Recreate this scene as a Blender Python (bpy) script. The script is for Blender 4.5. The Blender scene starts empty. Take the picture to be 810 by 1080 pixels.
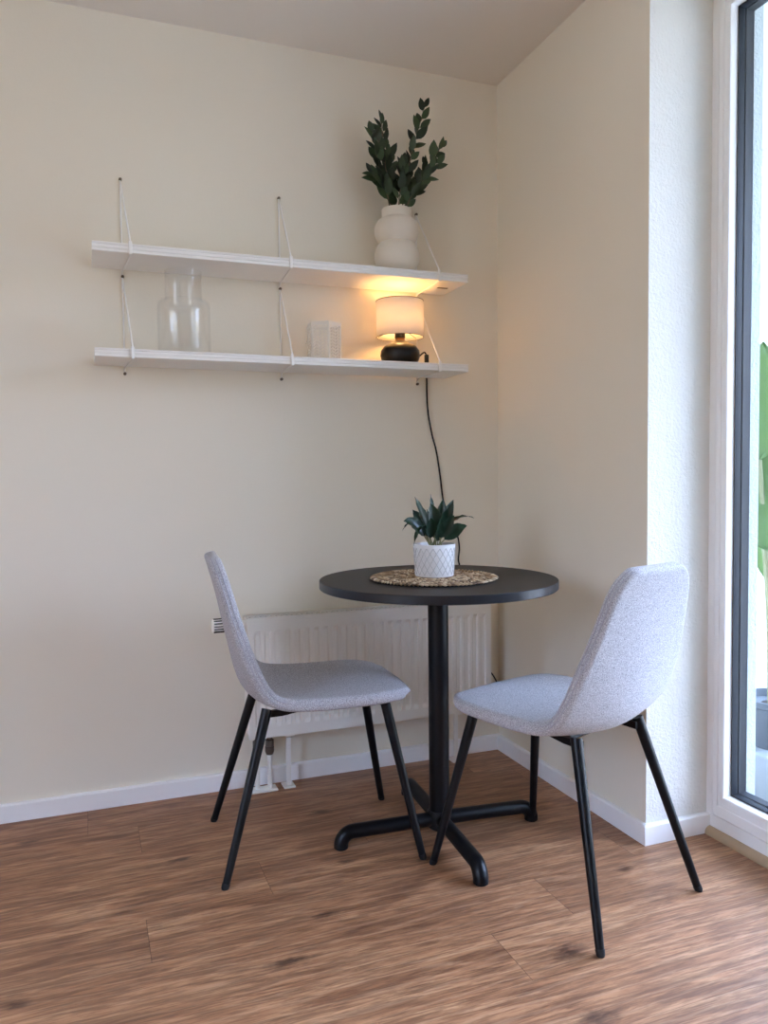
import bpy, bmesh, math, random
from mathutils import Vector, Matrix
random.seed(7)
C = bpy.context.scene.collection
sc = bpy.context.scene
PI = math.pi

# ------------------------------------------------------------------ materials
def srgb(r, g, b):
    f = lambda c: (c/255/12.92) if c <= 10 else ((c/255+.055)/1.055)**2.4
    return (f(r), f(g), f(b), 1)

class NT:
    def __init__(s, name):
        s.m = bpy.data.materials.new(name); s.m.use_nodes = True
        s.t = s.m.node_tree; s.n = s.t.nodes; s.b = s.n['Principled BSDF']; s.out = s.n['Material Output']
    def node(s, typ, **kw):
        nd = s.n.new(typ)
        for k, v in kw.items():
            if hasattr(nd, k): setattr(nd, k, v)
        return nd
    def link(s, a, b): s.t.links.new(a, b)
    def val(s, sock, v):
        if isinstance(v, bpy.types.NodeSocket): s.link(v, sock)
        else: sock.default_value = v
    def math(s, op, a, b=0.0, c=0.0, clamp=False):
        nd = s.n.new('ShaderNodeMath'); nd.operation = op; nd.use_clamp = clamp
        for i, v in enumerate((a, b, c)): s.val(nd.inputs[i], v)
        return nd.outputs[0]
    def mix(s, f, a, b, mode='MIX'):
        nd = s.n.new('ShaderNodeMix'); nd.data_type = 'RGBA'; nd.blend_type = mode
        s.val(nd.inputs[0], f); s.val(nd.inputs[6], a); s.val(nd.inputs[7], b)
        return nd.outputs[2]
    def noise(s, vec, scale, detail=4, rough=.5, dist=0.0):
        nd = s.n.new('ShaderNodeTexNoise')
        if vec is not None: s.link(vec, nd.inputs['Vector'])
        nd.inputs['Scale'].default_value = scale; nd.inputs['Detail'].default_value = detail
        nd.inputs['Roughness'].default_value = rough; nd.inputs['Distortion'].default_value = dist
        return nd.outputs['Fac']
    def ramp(s, f, stops):
        nd = s.n.new('ShaderNodeValToRGB'); s.link(f, nd.inputs[0]); e = nd.color_ramp.elements
        while len(e) < len(stops): e.new(.5)
        for q, (p, c) in zip(e, stops): q.position = p; q.color = c if len(c) == 4 else (*c, 1)
        return nd.outputs[0]
    def bump(s, h, strength=.3, dist=.002):
        nd = s.n.new('ShaderNodeBump'); nd.inputs['Strength'].default_value = strength
        nd.inputs['Distance'].default_value = dist; s.link(h, nd.inputs['Height'])
        s.link(nd.outputs[0], s.b.inputs['Normal']); return nd.outputs[0]
    def obj(s): return s.node('ShaderNodeTexCoord').outputs['Object']
    def scaled(s, vec, x, y, z):
        nd = s.n.new('ShaderNodeMapping'); s.link(vec, nd.inputs['Vector']); nd.inputs['Scale'].default_value = (x, y, z)
        return nd.outputs[0]

def plain(name, col, rough=.5, metal=0., var=.06, vscale=30., bump=0., bscale=200., spec=.5):
    k = NT(name); o = k.obj()
    n = k.noise(o, vscale, 4)
    c2 = tuple(max(0, c*(1-var)) for c in col[:3])+(1,); c1 = tuple(min(1, c*(1+var)) for c in col[:3])+(1,)
    k.link(k.mix(n, c2, c1), k.b.inputs['Base Color'])
    k.b.inputs['Roughness'].default_value = rough; k.b.inputs['Metallic'].default_value = metal
    k.b.inputs['Specular IOR Level'].default_value = spec
    if bump: k.bump(k.noise(o, bscale, 3), bump, .001)
    return k.m

def wall_mat(name, col, bscale, bstr, dist=.001):
    k = NT(name); o = k.obj()
    n = k.noise(o, 1.7, 3); n2 = k.noise(o, bscale, 3, .6); n3 = k.noise(o, bscale*.35, 2, .5)
    k.link(k.mix(n, tuple(c*.985 for c in col[:3])+(1,), col), k.b.inputs['Base Color'])
    k.b.inputs['Roughness'].default_value = .85; k.b.inputs['Specular IOR Level'].default_value = .25
    k.bump(k.math('ADD', n2, k.math('MULTIPLY', n3, .8)), bstr, dist)
    return k.m

def floor_mat():
    k = NT('laminate_floor'); o = k.obj()
    sx = k.node('ShaderNodeSeparateXYZ'); k.link(o, sx.inputs[0]); X, Y = sx.outputs[0], sx.outputs[1]
    PW, PL = .178, 1.28
    v = k.math('DIVIDE', k.math('SUBTRACT', -.012, Y), PW)
    row = k.math('FLOOR', v); fy = k.math('FRACT', v)
    wn = k.node('ShaderNodeTexWhiteNoise'); wn.noise_dimensions = '1D'; k.link(k.math('MULTIPLY', row, 1.37), wn.inputs['W'])
    off = k.math('MULTIPLY', wn.outputs['Value'], PL)
    for kk, jx in ((0, 1.487), (1, 1.345), (4, 1.358), (2, .73), (3, 1.05), (5, .40)):
        q = k.math('COMPARE', row, float(kk), .1)
        off = k.math('ADD', k.math('MULTIPLY', off, k.math('SUBTRACT', 1.0, q)), k.math('MULTIPLY', q, jx))
    u = k.math('DIVIDE', k.math('ADD', X, off), PL)
    col = k.math('FLOOR', u); fx = k.math('FRACT', u)
    w2 = k.node('ShaderNodeTexWhiteNoise'); w2.noise_dimensions = '2D'
    cv = k.node('ShaderNodeCombineXYZ'); k.link(row, cv.inputs[0]); k.link(col, cv.inputs[1]); k.link(cv.outputs[0], w2.inputs['Vector'])
    rnd = w2.outputs['Value']
    # coordinates shifted plank by plank so the grain never runs across a joint
    ad = k.node('ShaderNodeCombineXYZ')
    k.link(k.math('ADD', X, k.math('MULTIPLY', rnd, 37.0)), ad.inputs[0]); k.link(Y, ad.inputs[1])
    k.link(k.math('MULTIPLY', rnd, 11.0), ad.inputs[2]); P = ad.outputs[0]
    broad = k.noise(k.scaled(P, 1.3, 7, 1), 1.8, 6, .62, .9)
    streak = k.noise(k.scaled(P, 2.6, 26, 1), 2.2, 8, .68, .5)
    fine = k.noise(k.scaled(P, 7, 105, 1), 2.0, 3, .6)
    cath = k.node('ShaderNodeTexWave'); cath.wave_type = 'BANDS'; cath.bands_direction = 'Y'
    k.link(k.scaled(P, .8, 4.2, 1), cath.inputs['Vector']); cath.inputs['Scale'].default_value = 2.2
    cath.inputs['Distortion'].default_value = 14.0; cath.inputs['Detail'].default_value = 3; cath.inputs['Detail Scale'].default_value = .9
    c = k.ramp(broad, [(.25, srgb(114, 75, 51)), (.5, srgb(178, 127, 90)), (.78, srgb(222, 172, 127))])
    c = k.mix(k.math('MULTIPLY', k.ramp(streak, [(.42, (1, 1, 1)), (.54, (0, 0, 0))]), .55), c, srgb(112, 76, 54))
    c = k.mix(k.math('MULTIPLY', k.ramp(cath.outputs['Fac'], [(.80, (0, 0, 0)), (.97, (1, 1, 1))]), .18), c, srgb(222, 182, 144))
    c = k.mix(k.math('MULTIPLY', k.ramp(fine, [(.47, (0, 0, 0)), (.58, (1, 1, 1))]), .38), c, srgb(88, 57, 39))
    c = k.mix(k.math('MULTIPLY', rnd, .22), c, srgb(116, 80, 58))
    # knots
    dn = k.math('MULTIPLY', k.math('SUBTRACT', k.noise(k.scaled(o, 8, 24, 1), 3., 4, .6), .5), 2.3)
    for (kx, ky, a, b) in ((-1.08, -1.011, .05, .024), (-.495, -1.20, .045, .03), (-.567, -1.405, .05, .028), (-.95, -.86, .035, .014),
                           (-.615, -.70, .04, .018), (-.826, -.63, .03, .014), (-1.62, -.94, .035, .02), (-1.65, -.18, .035, .016), (-.15, -.95, .03, .015),
                           (-.79, -.30, .05, .02), (-1.25, -.45, .035, .015)):
        d = k.math('ADD', k.math('POWER', k.math('DIVIDE', k.math('SUBTRACT', X, kx), a), 2.), k.math('POWER', k.math('DIVIDE', k.math('SUBTRACT', Y, ky), b), 2.))
        f = k.math('SUBTRACT', 1.15, k.math('ADD', k.math('SQRT', d), dn), clamp=True)
        c = k.mix(k.math('MULTIPLY', f, .75), c, srgb(58, 36, 27))
    jy = k.math('LESS_THAN', k.math('MULTIPLY', k.math('MINIMUM', fy, k.math('SUBTRACT', 1., fy)), PW), .0007)
    jx = k.math('LESS_THAN', k.math('MULTIPLY', k.math('MINIMUM', fx, k.math('SUBTRACT', 1., fx)), PL), .0007)
    j = k.math('MAXIMUM', k.math('MULTIPLY', jy, .55), jx)
    c = k.mix(k.math('MULTIPLY', j, .6), c, srgb(48, 32, 24))
    k.link(c, k.b.inputs['Base Color'])
    r = k.math('ADD', .36, k.math('MULTIPLY', fine, .16)); k.link(r, k.b.inputs['Roughness'])
    k.b.inputs['Specular IOR Level'].default_value = .42
    k.bump(k.math('MULTIPLY', j, -.6), .2, .001)
    return k.m

def fabric_mat():
    k = NT('grey_felt_fabric'); o = k.obj()
    n = k.noise(o, 420, 3, .75); n2 = k.noise(o, 150, 3, .6); n3 = k.noise(o, 9, 3)
    c = k.mix(k.ramp(n, [(.36, (0, 0, 0)), (.64, (1, 1, 1))]), srgb(116, 114, 117), srgb(220, 218, 222))
    c = k.mix(k.math('MULTIPLY', n2, .3), c, srgb(170, 167, 172)); c = k.mix(k.math('MULTIPLY', n3, .12), c, srgb(140, 137, 141))
    k.link(c, k.b.inputs['Base Color'])
    k.b.inputs['Roughness'].default_value = .92; k.b.inputs['Specular IOR Level'].default_value = .15
    k.b.inputs['Sheen Weight'].default_value = .12; k.b.inputs['Sheen Roughness'].default_value = .5
    k.bump(n, .35, .0008); return k.m

def glass_mat(name, hammered=False, base=.05, tint=(1, 1, 1, 1), edge=.75):
    k = NT(name); k.n.remove(k.b)
    tr = k.node('ShaderNodeBsdfTransparent'); tr.inputs[0].default_value = tint
    gl = k.node('ShaderNodeBsdfGlossy'); gl.inputs['Roughness'].default_value = .03
    lw = k.node('ShaderNodeLayerWeight'); lw.inputs['Blend'].default_value = .35
    if hammered:
        o = k.obj(); vo = k.node('ShaderNodeTexVoronoi'); vo.inputs['Scale'].default_value = 220; k.link(o, vo.inputs['Vector'])
        bp = k.node('ShaderNodeBump'); bp.inputs['Strength'].default_value = .10; bp.inputs['Distance'].default_value = .003
        k.link(vo.outputs['Distance'], bp.inputs['Height']); k.link(bp.outputs[0], gl.inputs['Normal'])
    f = k.math('ADD', base, k.math('MULTIPLY', k.math('POWER', lw.outputs['Facing'], 3.), edge), clamp=True)
    mx = k.node('ShaderNodeMixShader'); k.link(f, mx.inputs[0]); k.link(tr.outputs[0], mx.inputs[1]); k.link(gl.outputs[0], mx.inputs[2])
    k.link(mx.outputs[0], k.out.inputs['Surface']); return k.m

def leaf_mat(name, dark, light, rough=.35, trans=.15, scale=25):
    k = NT(name); o = k.obj(); g = k.node('ShaderNodeNewGeometry')
    c = k.mix(g.outputs['Random Per Island'], dark, light); c = k.mix(k.math('MULTIPLY', k.noise(o, scale, 3), .5), c, dark)
    k.link(c, k.b.inputs['Base Color']); k.b.inputs['Roughness'].default_value = rough
    if trans:
        tl = k.node('ShaderNodeBsdfTranslucent'); k.link(k.mix(.5, c, light), tl.inputs[0])
        mx = k.node('ShaderNodeMixShader'); mx.inputs[0].default_value = trans
        k.link(k.b.outputs[0], mx.inputs[1]); k.link(tl.outputs[0], mx.inputs[2]); k.link(mx.outputs[0], k.out.inputs['Surface'])
    return k.m

def shade_mat():
    k = NT('linen_lamp_shade'); o = k.obj()
    n = k.noise(k.scaled(o, 1, 1, 14), 120, 3, .6)
    c = k.mix(n, (.80, .76, .70, 1), (.90, .87, .82, 1)); k.link(c, k.b.inputs['Base Color']); k.b.inputs['Roughness'].default_value = .9
    tl = k.node('ShaderNodeBsdfTranslucent'); k.link(c, tl.inputs[0])
    mx = k.node('ShaderNodeMixShader'); mx.inputs[0].default_value = SHADE_T
    k.link(k.b.outputs[0], mx.inputs[1]); k.link(tl.outputs[0], mx.inputs[2]); k.link(mx.outputs[0], k.out.inputs['Surface']); return k.m

def emit_mat(name, col, st):
    k = NT(name); k.b.inputs['Base Color'].default_value = col
    k.b.inputs['Emission Color'].default_value = col; k.b.inputs['Emission Strength'].default_value = st; return k.m

# ---- light levels
WORLD = 6.0; SKY = (1.64, 2.10, 3.3); HORIZ = (.66, .60, .48); EXPO = 0.27
LAMP_W = 72; SHADE_T = .34

M = {}
M['wall'] = wall_mat('painted_wall', srgb(235, 227, 210), 260, .22)
M['reveal'] = wall_mat('textured_plaster_wall', srgb(232, 229, 222), 120, 1., .0035)
M['ceiling'] = wall_mat('ceiling_paint', srgb(232, 226, 217), 150, .15)
M['floor'] = floor_mat()
M['white'] = plain('white_satin_paint', srgb(246, 245, 244), .42, var=.01)
M['shelf'] = plain('white_shelf_lacquer', srgb(238, 235, 230), .45, var=.012)
M['pvc'] = plain('white_window_frame', srgb(240, 238, 235), .35, var=.012)
M['anthracite'] = plain('anthracite_frame', srgb(34, 38, 45), .5, var=.05, spec=.3)
M['gasket'] = plain('black_gasket', srgb(18, 19, 21), .6)
M['wood'] = plain('beige_threshold_wood', srgb(176, 150, 118), .5, var=.12, vscale=18)
M['black'] = plain('black_powder_coat', srgb(8, 9, 13), .36, var=.08, vscale=60, bump=.05, bscale=700, spec=.28)
M['tabletop'] = plain('black_laminate', srgb(30, 29, 29), .5, var=.12, vscale=7, bump=.03, bscale=300, spec=.3)
M['tableedge'] = plain('black_table_edge', srgb(20, 23, 30), .38, var=.05)
M['blackglaze'] = plain('black_glazed_ceramic', srgb(12, 11, 12), .3, var=.1, spec=.3)
M['bronze'] = plain('bronze_metal', srgb(104, 74, 52), .5, .8, var=.1)
M['plastic'] = plain('black_plastic', srgb(14, 14, 15), .5, spec=.25)
M['rubber'] = plain('black_rubber', srgb(22, 22, 23), .7)
M['fabric'] = fabric_mat()
M['seam'] = plain('grey_seam', srgb(168, 166, 174), .9, var=.05)
M['radiator'] = plain('radiator_enamel', srgb(238, 235, 228), .35, var=.01)
M['dark'] = plain('painted_slot_shade', srgb(26, 24, 23), .8)  # near-black colour stands for the shade inside slots
M['brass'] = plain('brass_nickel_valve', srgb(120, 112, 104), .35, .85, var=.1)
M['stone'] = plain('cream_stoneware', srgb(226, 216, 200), .62, var=.03, vscale=40, bump=.08, bscale=260)
M['pot'] = plain('white_glazed_pot', srgb(232, 231, 231), .4, var=.015)
M['relief'] = plain('grey_relief_lines', srgb(196, 195, 195), .5, var=.02)
M['soil'] = plain('potting_soil', srgb(46, 34, 27), .95, var=.4, vscale=120, bump=.6, bscale=160)
M['lantern'] = plain('white_metal_lantern', srgb(228, 222, 210), .45, var=.02)
M['screw'] = plain('dark_screw', srgb(120, 108, 92), .45, .4)
M['leaf'] = leaf_mat('dark_branch_leaf', srgb(20, 36, 22), srgb(72, 94, 56), .42, .12)
M['stem'] = plain('branch_stem', srgb(92, 78, 56), .7, var=.15)
M['pleaf'] = leaf_mat('dark_pot_plant_leaf', srgb(14, 34, 24), srgb(42, 70, 50), .32, .10, 60)
M['banana'] = leaf_mat('fresh_green_leaf', srgb(104, 140, 84), srgb(134, 166, 96), .45, .35, 5)
M['banana_stem'] = plain('green_brown_stem', srgb(140, 142, 104), .6, var=.15)
M['greypot'] = plain('grey_plastic_planter', srgb(84, 92, 100), .6, var=.2, vscale=14)
M['block'] = plain('grey_concrete', srgb(150, 158, 164), .85, var=.1, vscale=20, bump=.3)
M['stucco'] = wall_mat('outside_stucco', srgb(196, 204, 204), 110, 1., .004)
M['paving'] = plain('pale_paving', srgb(176, 172, 160), .85, var=.06, vscale=6, bump=.2)
M['glass'] = glass_mat('window_glass', base=.03, tint=(.97, .985, .98, 1), edge=.4)
M['vaseglass'] = glass_mat('hammered_clear_glass', True, .05, (.993, .993, .991, 1), .30)
M['shade'] = shade_mat()
M['trim'] = plain('dark_shade_trim', srgb(120, 104, 92), .8)
M['bulb'] = emit_mat('warm_bulb', (1, .53, .185, 1), LAMP_W)

def mat_braid():
    k = NT('woven_seagrass'); o = k.obj(); g = k.node('ShaderNodeNewGeometry')
    c = k.ramp(g.outputs['Random Per Island'], [(.0, srgb(96, 72, 50)), (.3, srgb(158, 128, 94)), (.65, srgb(198, 170, 132)), (1., srgb(232, 212, 180))])
    c = k.mix(k.math('MULTIPLY', k.noise(o, 300, 3), .5), c, srgb(84, 64, 46))
    k.link(c, k.b.inputs['Base Color']); k.b.inputs['Roughness'].default_value = .5; return k.m
M['braid'] = mat_braid()
M['braid_gap_shade'] = plain('painted_gap_shade', srgb(24, 19, 16), .9)  # shade between the strands, put into the colour

# ------------------------------------------------------------------ mesh helpers
def obj(name, bm, mat, parent=None, smooth=False, kind=None):
    bmesh.ops.recalc_face_normals(bm, faces=bm.faces)
    me = bpy.data.meshes.new(name); bm.to_mesh(me); bm.free()
    for m in (mat if isinstance(mat, (list, tuple)) else [mat]): me.materials.append(m)
    if smooth:
        for p in me.polygons: p.use_smooth = True
        if smooth != 'all':
            me.set_sharp_from_angle(angle=math.radians(smooth if isinstance(smooth, (int, float)) and smooth > 1 else 40))
    o = bpy.data.objects.new(name, me); C.objects.link(o)
    if parent: o.parent = parent
    if kind: o['kind'] = kind
    return o
def thing(name, label, cat, loc=(0, 0, 0), rz=0., group=None):
    o = bpy.data.objects.new(name, None); C.objects.link(o); o.location = loc; o.rotation_euler = (0, 0, rz)
    o.empty_display_size = .05
    o['label'] = label; o['category'] = cat
    if group: o['group'] = group
    return o
def tag(o, label, cat, group=None):
    o['label'] = label; o['category'] = cat
    if group: o['group'] = group
    return o
def B(): return bmesh.new()
def box(bm, x0, x1, y0, y1, z0, z1, bev=0., mi=0):
    r = bmesh.ops.create_cube(bm, size=1.); vs = r['verts']
    for v in vs:
        v.co = Vector(((x0+x1)/2+v.co.x*(x1-x0), (y0+y1)/2+v.co.y*(y1-y0), (z0+z1)/2+v.co.z*(z1-z0)))
    fs = {f for v in vs for f in v.link_faces}
    for f in fs: f.material_index = mi
    if bev:
        es = list({e for v in vs for e in v.link_edges})
        bmesh.ops.bevel(bm, geom=es, offset=bev, segments=2, affect='EDGES', profile=.5)
    return bm
def lathe(bm, prof, n=48, cx=0., cy=0., mi=0, close=False):
    rings = []
    for r, z in prof:
        if r < 1e-6: rings.append([bm.verts.new((cx, cy, z))])
        else: rings.append([bm.verts.new((cx+r*math.cos(2*PI*i/n), cy+r*math.sin(2*PI*i/n), z)) for i in range(n)])
    if close: rings.append(rings[0])
    for a, b in zip(rings, rings[1:]):
        for i in range(n):
            j = (i+1) % n
            if len(a) == 1 and len(b) == 1: continue
            if len(a) == 1: f = bm.faces.new((a[0], b[j], b[i]))
            elif len(b) == 1: f = bm.faces.new((a[i], a[j], b[0]))
            else: f = bm.faces.new((a[i], a[j], b[j], b[i]))
            f.material_index = mi
    return bm
def tube(bm, pts, rad, n=12, cap=True, mi=0, closed=False):
    pts = [Vector(p) for p in pts]; N = len(pts)
    rs = rad if isinstance(rad, (list, tuple)) else [rad]*N
    rings = []; up = None
    for i, p in enumerate(pts):
        if closed: t = (pts[(i+1) % N]-pts[i-1]).normalized()
        else: t = (pts[min(i+1, N-1)]-pts[max(i-1, 0)]).normalized()
        if up is None:
            up = Vector((0, 0, 1)) if abs(t.z) < .9 else Vector((1, 0, 0))
        a = (up-t*up.dot(t)).normalized(); b = t.cross(a); up = a
        rings.append([bm.verts.new(p+rs[i]*(a*math.cos(2*PI*k/n)+b*math.sin(2*PI*k/n))) for k in range(n)])
    prs = list(zip(rings, rings[1:]))
    if closed: prs.append((rings[-1], rings[0]))
    for a, b in prs:
        for k in range(n):
            f = bm.faces.new((a[k], a[(k+1) % n], b[(k+1) % n], b[k])); f.material_index = mi
    if cap and not closed:
        for rg in (rings[0], rings[-1]):
            f = bm.faces.new(rg); f.material_index = mi
    return bm
def spline(pts, per=8):
    pts = [Vector(p) for p in pts]; P = [pts[0]*2-pts[1]]+pts+[pts[-1]*2-pts[-2]]; out = []
    for i in range(1, len(P)-2):
        a, b, c, d = P[i-1:i+3]
        for k in range(per):
            t = k/per
            out.append(.5*((2*b)+(c-a)*t+(2*a-5*b+4*c-d)*t*t+(3*b-a-3*c+d)*t**3))
    out.append(pts[-1]); return out
def lerp_tab(tab, x):
    if x <= tab[0][0]: return tab[0][1]
    if x >= tab[-1][0]: return tab[-1][1]
    for i in range(len(tab)-1):
        if x <= tab[i+1][0]: break
    x0, y0 = tab[i]; x1, y1 = tab[i+1]; h = x1-x0; m = (y1-y0)/h
    m0 = (y1-tab[i-1][1])/(x1-tab[i-1][0]) if i else m
    m1 = (tab[i+2][1]-y0)/(tab[i+2][0]-x0) if i+2 < len(tab) else m
    t = (x-x0)/h
    return (2*t**3-3*t*t+1)*y0+(t**3-2*t*t+t)*h*m0+(-2*t**3+3*t*t)*y1+(t**3-t*t)*h*m1
def lerp_tab_linear(tab, x):
    if x <= tab[0][0]: return tab[0][1]
    for (a, u), (b, v) in zip(tab, tab[1:]):
        if x <= b:
            t = (x-a)/(b-a); t = t*t*(3-2*t); return u+(v-u)*t
    return tab[-1][1]

# ------------------------------------------------------------------ the room
RH = 2.5; XL = -3.9; YF = -5.4; TH = .288
DY0, DY1, DZ = -.85, -2.65, 2.40          # door opening in the right wall
def st(name, bm, mat, smooth=False): return obj(name, bm, mat, kind='structure', smooth=smooth)
st('floor', box(B(), XL-.2, .30, YF-.2, .2, -.12, 0), M['floor'])
st('ceiling', box(B(), XL-.2, .34, YF-.2, .2, RH, RH+.15), M['ceiling'])
st('wall_back', box(B(), XL-.2, 0.0, 0, .2, 0, RH), M['wall'])
# right wall: inner face, plastered reveal, lintel and the run behind the camera
b = B(); vs = [(0, 0), (0, DY0), (.0, DY0), (.335, DY0), (.335, .2), (0, .2)]
box(b, 0, .335, DY0+.0, .2, 0, RH)
box(b, 0, .335, DY1, DY0, DZ, RH); box(b, 0, .335, YF-.2, DY1, 0, RH)
for f in b.faces:
    f.normal_update()
    if abs(f.normal.y) > .5 or (abs(f.normal.x) > .5 and f.calc_center_median().x > .2): f.material_index = 1
st('wall_right', b, [M['wall'], M['reveal']])
b = B(); WY0, WY1, WZ0, WZ1 = -3.6, -2.2, .5, 2.3       # a window in the wall left of the camera
box(b, XL-.2, XL, WY1, .2, 0, RH); box(b, XL-.2, XL, YF-.2, WY0, 0, RH)
box(b, XL-.2, XL, WY0, WY1, 0, WZ0); box(b, XL-.2, XL, WY0, WY1, WZ1, RH)
st('wall_left', b, M['wall'])
st('wall_front', box(B(), XL, 0, YF-.2, YF, 0, RH), M['wall'])
# outer plaster rebate that covers the frame from outside
b = B(); box(b, TH+.014, .335, DY0-.066, DY0+.01, -.12, DZ+.02)
st('trim_1', b, M['stucco'])
# baseboards
HB, TB = .057, .015
def board(name, pts):
    # pts: wall line (x, y) list with outward offsets already applied for the front face; profile with an eased top edge
    b = B(); prof = [(0., 0.), (TB, 0.), (TB, HB-.004), (TB-.0035, HB), (0., HB)]
    rows = []
    for (x, y, nx, ny) in pts: rows.append([b.verts.new((x+nx*d, y+ny*d, z)) for d, z in prof])
    for r0, r1 in zip(rows, rows[1:]):
        for i in range(len(prof)):
            j = (i+1) % len(prof); b.faces.new((r0[i], r0[j], r1[j], r1[i]))
    b.faces.new(rows[0]); b.faces.new(rows[-1])
    return st(name, b, M['white'])
board('baseboard_back', [(XL, 0, 0, -1), (0, 0, -1, -1)])
board('baseboard_right', [(0, 0, -1, -1), (0, DY0, -1, -1), (.218, DY0, 0, -1)])
board('baseboard_left', [(XL, 0, 1, 0), (XL, YF, 1, 0)])
board('baseboard_front', [(XL, YF, 0, 1), (0, YF, 0, 1)])

# glazed doors: mitred profile swept round each opening
def glazed(name, y0, y1, zb, zt):
    root = bpy.data.objects.new(name, None); C.objects.link(root); root['kind'] = 'structure'
    def loops(bm, prof):
        rg = []
        for s, bt, x in prof:
            rg.append([bm.verts.new(c) for c in ((x, y0-s, zb+bt), (x, y1+s, zb+bt), (x, y1+s, zt-s), (x, y0-s, zt-s))])
        for a, c in zip(rg, rg[1:]):
            for i in range(4):
                j = (i+1) % 4; bm.faces.new((a[i], a[j], c[j], c[i]))
        return bm
    f = loops(B(), [(0, 0, .285), (0, 0, .218), (.024, .036, .218), (.0255, .038, .224), (.028, .041, .224), (.0295, .043, .2145), (.044, .07, .2145),
                    (.046, .073, .2175), (.054, .086, .2175), (.056, .089, .213), (.066, .101, .213), (.0685, .104, .2155), (.0695, .106, .240), (.0695, .106, .285), (0, 0, .285)])
    obj('window_frame', f, M['pvc'], root)
    f = loops(B(), [(.0685, .105, .2405), (.073, .110, .2405), (.074, .111, .246), (.074, .111, .262), (.0765, .114, .263), (.0775, .115, .289), (.0, .0, .289), (0, 0, .2855)])
    o = obj('outer_frame', f, M['anthracite'], root); o['label'] = 'dark anthracite outer frame strip'
    f = loops(B(), [(.0705, .107, .2395), (.0735, .1105, .2395), (.0735, .1105, .2425), (.0705, .107, .2425), (.0705, .107, .2395)])
    obj('gasket', f, M['gasket'], root)
    g = box(B(), .2475, .2515, y1+.07, y0-.07, zb+.105, zt-.07); obj('glass_pane', g, M['glass'], root)
    return root
ZB = .02
glazed('door_1', DY0, -1.75, ZB, DZ)
glazed('door_2', -1.75, DY1, ZB, DZ)
# quarter round threshold strip
b = B(); pr = [(.0, .0), (.0, .022)]+[(-.020*math.sin(a*PI/16), .002+.020*math.cos(a*PI/16)) for a in range(1, 9)]+[(-.02, 0)]
ra = [b.verts.new((.2185+x, DY0-.002, z)) for x, z in pr]; rb = [b.verts.new((.2185+x, DY1, z)) for x, z in pr]
for i in range(len(pr)): j = (i+1) % len(pr); b.faces.new((ra[i], ra[j], rb[j], rb[i]))
b.faces.new(ra); b.faces.new(rb)
st('trim_2', b, M['wood'], 50)
b = B(); box(b, .2187, .335, DY1, DY0, -.12, ZB); st('trim_3', b, M['block'])
# window left of the camera
root = bpy.data.objects.new('window_1', None); C.objects.link(root); root['kind'] = 'structure'
b = B(); ym = (WY0+WY1)/2
for (y0, y1, z0, z1) in ((WY0, WY0+.07, WZ0, WZ1), (WY1-.07, WY1, WZ0, WZ1), (WY0, WY1, WZ0, WZ0+.07), (WY0, WY1, WZ1-.07, WZ1), (ym-.04, ym+.04, WZ0, WZ1)):
    box(b, XL-.12, XL-.06, y0, y1, z0, z1)
obj('window_frame', b, M['pvc'], root)
obj('glass_pane', box(B(), XL-.094, XL-.09, WY0, WY1, WZ0, WZ1), M['glass'], root)

# ------------------------------------------------------------------ outside
st('ground', box(B(), .335, 9, -9, 9, -.20, -.08), M['paving'])
b = B(); box(b, .335, 2.6, .32, .5, -.08, 2.9); st('wall_outside', b, M['stucco'])
st('added_shade_wall', box(B(), .335, 1.9, -3.3, -3.1, -.08, 2.62), M['stucco'])  # unseen wall, added to cut the daylight on the door reveal
st('added_shade_slab', box(B(), .335, 1.9, -4.2, .5, 2.62, 2.84), M['stucco'])      # slab added out of view to block the high sky
st('ground_garden', box(B(), XL-9, XL-.2, -9, 9, -.20, -.08), M['paving'])
blk = B(); box(blk, .60, .98, -.80, -.42, -.08, .115, .006)
tag(obj('concrete_block', blk, M['block']), 'grey concrete block on the paving outside, under the planter', 'block')
pl = thing('banana_plant', 'big-leaved green plant in a dark grey planter outside the glass door', 'plant', (.74, -.62, .115))
b = B(); lathe(b, [(0, 0), (.085, 0), (.11, .14), (.118, .145), (.118, .165), (.106, .165), (.10, .14), (0, .14)], 40); obj('planter', b, M['greypot'], pl, 40)
b = B(); lathe(b, [(0, .142), (.1, .138)], 24); obj('soil', b, M['soil'], pl)
def paddle(bm, base, tip, wid, face, n=14, m=4, droop=.04, fold=.12):
    base, tip = Vector(base), Vector(tip); d = tip-base; L = d.length; t = d.normalized()
    side = t.cross(Vector(face)).normalized(); nor = side.cross(t)
    rows = []
    for i in range(n+1):
        s = i/n; w = wid*(math.sin(PI*min(1, s*1.02)**.72))**.8 if 0 < s < 1 else 0.0008
        c = base+d*s-Vector((0, 0, 1))*droop*s*s
        rows.append([bm.verts.new(c+side*w*j/m+nor*(abs(j)/m*w*fold+.006*math.sin(9*s+j))) for j in range(-m, m+1)])
    for a, e in zip(rows, rows[1:]):
        for j in range(2*m): bm.faces.new((a[j], a[j+1], e[j+1], e[j]))
leafspec = [((-.06, .03, .98), (-.05, .03, 1.42), .125, (-.6, -.8, .1)), ((-.04, -.02, .66), (-.01, .04, 1.12), .11, (-.8, -.6, .2)),
            ((.08, .05, .52), (.16, .2, .85), .08, (-.5, -.8, .3)), ((.12, -.05, .95), (.3, -.1, 1.35), .09, (-.7, -.7, .2)), ((.0, .12, 1.1), (.06, .36, 1.5), .09, (-.7, -.6, .3))]
sb = B(); lb = B()
for (bs, tp, w, fc) in leafspec:
    tube(sb, spline([(random.uniform(-.04, .04), random.uniform(-.04, .04), .13), (bs[0]*.4, bs[1]*.4, bs[2]*.5), bs], 6), .008, 8)
    paddle(lb, bs, tp, w, fc)
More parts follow.
